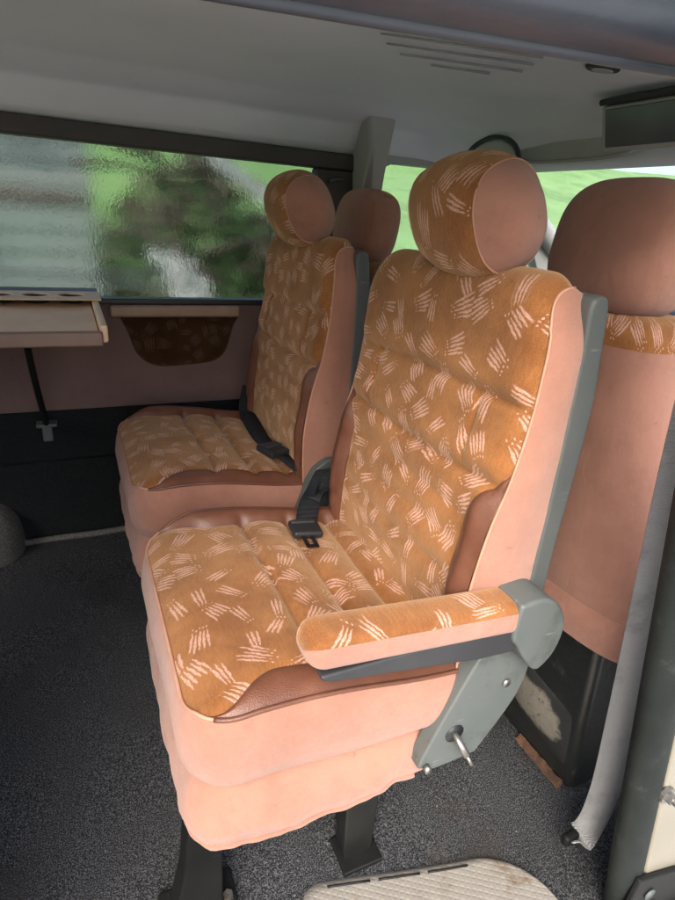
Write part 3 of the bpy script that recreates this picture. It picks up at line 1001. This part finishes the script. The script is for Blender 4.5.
# ------------------------------------------------------------------ front seats, seen from behind
def build_front_seat(root, y0, y1):
    xr, xf = .705, .93
    yc = (y0+y1)/2
    def outl(t, inset):
        # rounded rectangle, t 0..1
        n = 4; hx = (xf-xr)/2-inset; hy = (y1-y0)/2-inset
        a = t*2*pi
        e = 2/3.8
        return hx*math.copysign(abs(cos(a))**e, cos(a)), hy*math.copysign(abs(sin(a))**e, sin(a))
    def body(z0, z1, top=False, n=30):
        def fn(u, v):
            z = lerp(z0, z1, v)
            ins = 0
            if z > .93:
                q = (z-.93)/.052
                ins = .052*(1-sqrt(max(0, 1-min(1, q)**2)))
            if z < .475: ins = -.004*sin(pi*(z-.40)/.075)
            x, y = outl(u, ins)
            lean = -(z-.42)*.03
            bul = .008*nz(u*7, z*5, y0)+.003*nz(u*20, z*12, y0)-.035*exp(-((z-.475)/.009)**2)
            fl_ = sstep(.95, .40, z)*.085/((y1-y0)/2)
            return ((xr+xf)/2+x*(1+bul)+lean, yc+y*(1+bul*.4+fl_)-.02*sstep(.95, .4, z), z), (u*1.2, z)
        return fn
    patch('backrest', 'pink', root, 96, 30, body(.475, .936))
    patch('backrest_hem', 'pink', root, 96, 8, body(.398, .475))
    patch('backrest_top', 'velour', root, 96, 10, body(.936, .982))
    # closing lid of the top
    def lid(u, v):
        x, y = outl(u, .052)
        lean = -(.982-.42)*.03
        return ((xr+xf)/2+x*(1-v)+lean, yc+y*(1-v), .982+.004*v), (u, v)
    patch('backrest_lid', 'velour', root, 48, 4, lid)
    # cushion looking forward
    bm = bmesh.new(); add_box(bm, (.93, y0-.0, .405), (1.38, y1, .52))
    obj('cushion', bm, 'velour', root, True, .04)
    # base box
    bm = bmesh.new()
    add_prism(bm, [(.775, 0), (.765, .10), (.752, .20), (.735, .41), (1.32, .41), (1.32, 0)], 'y', y0-.045, y1+.02)
    base = obj('seat_base', bm, 'box', root, True, .018)
    return base
s_p = thing('front_seat', 'pink backed front seat on a scuffed black box, behind the nearer velour seat', 'van seat', (0, 0, 0), 'front seats seen from behind')
b = build_front_seat(s_p, .045, .515)
def rub(u, v):
    y = lerp(.022, .23, u); z = lerp(.085, .235, v)-.03*(1-u)
    b_ = (sin(pi*u)*sin(pi*v))**.6 if 0 < u < 1 and 0 < v < 1 else 0
    xx = .775-(z*.01/.10 if z < .1 else .01+(z-.1)*.13)
    return (xx+.001-.020*b_, y, z), (u, v)
patch('scuffed_panel', 'rub', b, 40, 26, rub)
def strip(u, v):
    y = lerp(.015, .15, u)
    return (.771-.014*v**1.5+.004*nz(u*9, v*3), y, .003+.014*(1-v)+.003*nz(u*12, v*3, 3)), (u, v)
patch('rusty_foot', 'rust', b, 20, 5, strip)
build_headrest(s_p, (.785, .204, 1.080), .128, (.080, .110), radians(8), -1, pipe='pink', soft=True)
s_d = thing('front_seat', 'front seat in shade beside the far door pillar, its headrest between the velour seats', 'van seat', (0, 0, 0), 'front seats seen from behind')
build_front_seat(s_d, .86, 1.33)
build_headrest(s_d, (.745, 1.115, 1.075), .128, (.072, .105), radians(8), -1, pipe='pink', soft=True)

# ------------------------------------------------------------------ seat belts
def belt_buckle(parent, c, ux, uy, uz, sx, sy, sz, mat='blackplastic', bev=.005, name='buckle'):
    bm = bmesh.new(); add_box(bm, (-sx/2, -sy/2, -sz/2), (sx/2, sy/2, sz/2))
    mt = Matrix((ux, uy, uz)).transposed().to_4x4(); mt.translation = Vector(c)
    bm.transform(mt)
    return obj(name, bm, mat, parent, True, bev)
t = thing('seat_belt', 'black lap belt with its buckle lying on the nearer velour cushion', 'seat belt', (.33, .45, .50))
pts = smooth_path([(.452, .640, .50), (.428, .585, .540), (.385, .535, .520), (.345, .480, .516), (.318, .425, .507), (.305, .388, .503)], 26)
wd = [Vector((1, -.1-.3*i/26, .25*(1-i/26)-.1)) for i in range(27)]
obj('webbing', add_ribbon(bmesh.new(), pts, wd, .046, .0022), 'webblack', t, True)
# second, twisted layer
pts = smooth_path([(.470, .62, .51), (.440, .565, .553), (.398, .520, .530), (.352, .487, .522)], 18)
wd = [Vector((.75, .35, .6-.5*i/18)) for i in range(19)]
obj('webbing', add_ribbon(bmesh.new(), pts, wd, .040, .0022), 'webblack', t, True)
ux = Vector((.97, -.05, -.10)).normalized(); uy = Vector((.12, .97, .05)); uy = (uy-ux*uy.dot(ux)).normalized(); uz = ux.cross(uy)
belt_buckle(t, (.302, .392, .510), ux, uy, uz, .062, .052, .016, bev=.006)
belt_buckle(t, (.300, .405, .520), ux, uy, uz, .050, .010, .006, 'darkgrey', .002, 'buckle_bar')
bm = bmesh.new()
for s in (-1, 1): add_box(bm, (s*.009-.0035, -.018, -.0015), (s*.009+.0035, .018, .0015))
add_box(bm, (-.0125, -.020, -.0015), (.0125, -.0125, .0015))
mt = Matrix((ux, uy, uz)).transposed().to_4x4(); mt.translation = Vector((.296, .350, .507)); bm.transform(mt)
obj('tongue', bm, 'blackmetal', t, False)
t = thing('seat_belt', 'black belt and buckle draped at the back of the farther shaded cushion', 'seat belt', (.38, .95, .49))
pts = smooth_path([(.42, 1.215, .56), (.395, 1.165, .505), (.383, 1.05, .494), (.372, .93, .497), (.378, .86, .496), (.40, .77, .492), (.415, .71, .488)], 30)
wd = [Vector((1, .15, .15*sin(i*.2))) for i in range(31)]
obj('webbing', add_ribbon(bmesh.new(), pts, wd, .048, .0022), 'webblack', t, True)
ux = Vector((.93, .3, 0)).normalized(); uy = Vector((-.3, .93, 0)).normalized(); uz = Vector((0, 0, 1))
belt_buckle(t, (.372, .820, .503), ux, uy, uz, .060, .075, .018)
belt_buckle(t, (.372, .832, .513), ux, uy, uz, .048, .030, .006, 'darkgrey', .002, 'release_button')
# grey belt along the near post
t = thing('seat_belt', 'grey belt strap running down beside the near door post to the carpet', 'seat belt', (.70, -.1, .02))
pts = smooth_path([(.565, -.120, 1.18), (.590, -.115, .98), (.618, -.110, .79), (.655, -.108, .55), (.703, -.104, .24), (.712, -.102, .14), (.710, -.100, .085), (.696, -.098, .050), (.672, -.094, .040)], 44)
wd = []
for i in range(45):
    k = sstep(30, 46, i)
    wd.append(Vector((lerp(.80, .25, k), lerp(-.50, -.3, k), lerp(.12, .5, k))))
obj('webbing', add_ribbon(bmesh.new(), pts, wd, .052, .0025), 'webgrey', t, True)
belt_buckle(t, (.672, -.094, .050), Vector((1, 0, 0)), Vector((0, 1, 0)), Vector((0, 0, 1)), .034, .016, .024, 'blackmetal', .006, 'anchor')

# ------------------------------------------------------------------ folding table
t = thing('folding_table', 'beige fold out side table with cup holder shelf under the wet window', 'table', (-.5, 1.1, .8))
box('tray', (-1.05, .815, .806), (-.036, 1.30, .826), 'tray', t, .004)
box('front_lip', (-1.05, .793, .800), (-.030, .813, .832), 'traylip', t, .005)
box('side_lip', (-.0345, .8145, .803), (-.018, 1.30, .842), 'tray', t, .006)
# shelf with round holes
bm = bmesh.new()
holes = [(-.955, 1.235), (-.87, 1.235), (-.785, 1.235), (-.70, 1.235), (-.61, 1.235), (-.52, 1.235), (-.43, 1.235), (-.345, 1.235), (-.258, 1.235), (-.172, 1.235), (-.085, 1.235)]
ya, yb_ = 1.155, 1.305
zt_, zb_ = .847, .8435
seg = 24
edges = [-1.05]+[(holes[i][0]+holes[i+1][0])/2 for i in range(len(holes)-1)]+[-.012]
for (hx, hy), xa, xb in zip(holes, edges, edges[1:]):
    def sq(a):
        c_, s_ = cos(a), sin(a)
        # ray from the hole centre to the cell rectangle
        tx = ((xb-hx) if c_ > 0 else (hx-xa))/max(1e-6, abs(c_)); ty = ((yb_-hy) if s_ > 0 else (hy-ya))/max(1e-6, abs(s_))
        q = min(tx, ty); return hx+c_*q, hy+s_*q
    angs = sorted([2*pi*i/seg for i in range(seg)]+[math.atan2(yy-hy, xx-hx) % (2*pi) for xx in (xa, xb) for yy in (ya, yb_)])
    O_ = [[bm.verts.new((*sq(a), z)) for a in angs] for z in (zt_, zb_)]
    I_ = [[bm.verts.new((hx+.033*cos(a), hy+.033*sin(a), z)) for a in angs] for z in (zt_, zb_)]
    n = len(angs)
    for k in range(n):
        q = (k+1) % n
        bm.faces.new((O_[0][k], O_[0][q], I_[0][q], I_[0][k])); bm.faces.new((O_[1][k], I_[1][k], I_[1][q], O_[1][q]))
        bm.faces.new((I_[0][k], I_[0][q], I_[1][q], I_[1][k])); bm.faces.new((O_[0][k], O_[1][k], O_[1][q], O_[0][q]))
bmesh.ops.remove_doubles(bm, verts=bm.verts, dist=1e-5)
shelf = obj('cup_holder_shelf', bm, 'tray', t, False)
for hx, hy in holes[-4:]:
    bm = bmesh.new()
    n = 24
    rg = [[bm.verts.new((hx+r_*cos(2*pi*k/n), hy+r_*sin(2*pi*k/n), z)) for k in range(n)] for r_, z in ((.0329, .8434), (.031, .8285), (.027, .8275), (.004, .8275), (.004, .8285), (.028, .8290), (.0315, .8434))]
    for A_, B_ in zip(rg, rg[1:]):
        for k in range(n): bm.faces.new((A_[k], A_[(k+1) % n], B_[(k+1) % n], B_[k]))
    obj('cup_well', bm, 'blackplastic', shelf)
box('back_rail', (-1.05, 1.3055, .80), (-.012, W_-.006, .843), 'blackplastic', t, .004)
leg = tube('leg', smooth_path([(-.205, 1.10, .806), (-.200, 1.20, .62), (-.193, 1.33, .44)], 12), .009, 'blackmetal', t, 10)
bm = bmesh.new()
add_box(bm, (-.207, 1.325, .385), (-.179, 1.352, .44)); add_box(bm, (-.222, 1.32, .432), (-.164, 1.36, .444))
obj('leg_socket', bm, 'greyplastic', leg, True, .003)
tube('leg_stay', [(-.193, 1.345, .42), (-.193, W_-.003, .40)], .007, 'blackmetal', leg, 8)

# ------------------------------------------------------------------ roof fittings
t = thing('sun_visor', 'long pale sun visor folded up above the windscreen', 'sun visor', (1.36, .95, 1.34))
bm = bmesh.new()
vp = []
for i in range(36):
    a = i/36*2*pi
    e = 2/3.4
    vp.append((.93+.235*math.copysign(abs(cos(a))**e, cos(a)), 1.340+.040*math.copysign(abs(sin(a))**e, sin(a))+.0*a))
add_prism(bm, vp, 'x', 1.315, 1.338)
obj('visor_flap', bm, 'visor', t, True, .008)
tube('visor_edge', [(1.312, a_, b_) for a_, b_ in vp], .005, 'pillar', t, 8, True)
tube('hinge_rod', [(1.327, 1.21, 1.372), (1.327, .69, 1.372)], .006, 'darkgrey', t, 8)
t = thing('rear_view_mirror', 'dark rectangular mirror in a pale frame hanging below the headliner', 'mirror', (1.16, .55, 1.35))
def tilt_box(lo, hi, ang, c):
    bm = add_box(bmesh.new(), lo, hi)
    bm.transform(Matrix.Translation(c) @ Matrix.Rotation(ang, 4, 'Y')); return bm
mc = Vector((1.17, .53, 1.348))
obj('mirror_frame', tilt_box((-.006, -.155, -.056), (.018, .155, .048), radians(-18), mc), 'visor', t, True, .008)
obj('mirror_glass', tilt_box((-.009, -.140, -.044), (-.0045, .140, .040), radians(-18), mc), 'mirror', t, True, .004)
obj('mirror_housing', tilt_box((-.02, -.15, .050), (.03, .15, .064), radians(-18), mc), 'darkgrey', t, True, .005)
tube('mirror_stem', [(1.20, .53, 1.38), (1.22, .53, 1.43)], .012, 'darkgrey', t, 10)
t = thing('dome_light', 'small dark oval lamp flush in the headliner', 'lamp', (.98, .535, 1.42))
bm = bmesh.new()
pts = [(.98+.042*cos(a), .535+.026*sin(a)) for a in [i/24*2*pi for i in range(24)]]
add_prism(bm, pts, 'z', ceil_z(.98, .535)-.007, ceil_z(.98, .535)+.01); obj('lamp_bezel', bm, 'darkgrey', t, True, .003)
pts = [(.98+.028*cos(a), .535+.014*sin(a)) for a in [i/24*2*pi for i in range(24)]]
bm = bmesh.new(); add_prism(bm, pts, 'z', ceil_z(.98, .535)-.0095, ceil_z(.98, .535)-.0072); obj('lamp_lens', bm, 'visor', t, True, .001)
t = thing('grab_handle', 'arched grey grab handle above the far door window', 'handle', (1.22, 1.33, 1.36))
arc = []
for i in range(21):
    a = pi*i/20
    arc.append((1.22, 1.185+.145*cos(a), 1.275+.095*sin(a)**.8))
tube('handle_arch', arc, .008, 'darkgrey', t, 10)
bm = bmesh.new(); add_prism(bm, [(q[1]*.9+1.185*.1, 1.275+(q[2]-1.275)*.9) for q in arc], 'x', 1.222, 1.24)
obj('handle_plate', bm, 'visor', t, True, .004)

# ------------------------------------------------------------------ things outside the window
t = thing('shed', 'long grey sided shed seen through the wet window', 'building', (-4, 6, GZ))
bm = bmesh.new()
for i in range(14):
    z0 = GZ+.02+.20*i
    add_prism(bm, [(6.0, z0), (5.965, z0+.012), (5.99, z0+.195), (6.05, z0+.195), (6.05, z0)], 'x', -9, .15)
obj('siding', bm, 'siding', t, False)
box('end_wall', (.152, 5.98, GZ), (.20, 9, GZ+2.85), 'siding', t, .01)
box('band', (-9, 5.93, 1.05), (.15, 5.96, 1.11), 'bark', t, .01)
prism('roof', [(5.7, GZ+2.83), (5.7, GZ+2.9), (9.2, GZ+3.9), (9.2, GZ+3.8)], 'x', -9.2, .45, 'siding', t, .01)
rs = random.Random(3)
t = thing('brush_pile', 'dark heap of branches sloping down behind the window', 'brush pile', (1.2, 5, GZ))
bm = bmesh.new()
for _ in range(260):
    x = rs.uniform(.25, 2.6); top = lerp(2.0, .55, min(1, max(0, (x-.25)/2.2)))
    z = GZ+rs.uniform(.0, 1)*(top-GZ); y = 4.9+rs.uniform(-.4, .5)
    d = Vector((rs.uniform(-.2, 1), rs.uniform(-.3, .3), rs.uniform(-.9, .3))).normalized()*rs.uniform(.3, .8)
    p = Vector((x, y, z)); add_tube(bm, [p-d*.5, p+Vector((rs.uniform(-.04, .04), 0, .03)), p+d*.5], lambda q: .03*(1-.6*q), 5)
obj('branches', bm, 'bark', t)
bm = bmesh.new(); leaf_cloud(bm, (1.0, 5.0, .45), (.85, .5, .95), 1800, .10, rs); leaf_cloud(bm, (1.7, 5.0, -.05), (.7, .5, .5), 900, .10, rs)
obj('leaves', bm, 'leaf', t, False)
def sheetfn(u, v):
    x = lerp(.75, 2.45, u); z = lerp(1.75, .62, u)-v*.16+.09*nz(u*8, v*3)
    return (x, 4.45+.12*nz(u*6, v*4, 2)-.1*v, z), (u, v)
tag(patch('plastic_sheet', 'sheet', None, 40, 8, sheetfn), 'crumpled pale plastic sheet lying across the brush pile', 'plastic sheet')
def sheetfn2(u, v):
    x = lerp(.50, .80, u)+.22*v; z = lerp(.80, .40, v)+.16*nz(u*5, v*4)-.2*abs(u-.5)
    return (x, 4.3+.1*nz(u*6, v*4, 6)-.1*v, z), (u, v)
tag(patch('plastic_sheet', 'sheet', None, 16, 16, sheetfn2), 'pale plastic sack lying low in front of the brush pile', 'plastic sheet')
for x, y, h, r, lab in ((-1.6, 10.5, 3.2, 1.5, 'leafy green bush standing beyond the grey shed'),):
    t = thing('bush', lab, 'bush', (x, y, gz(x, y)))
    z0 = gz(x, y)
    bm = bmesh.new(); leaf_cloud(bm, (x, y, z0+h*.55), (r, r, h*.5), 1600, .16, rs); obj('crown', bm, 'leaf', t, False)
    bm = bmesh.new(); add_tube(bm, [(x, y, z0-.1), (x+.05, y, z0+h*.4), (x, y, z0+h*.8)], lambda q: .09*(1-.8*q), 7); obj('trunk', bm, 'bark', t)
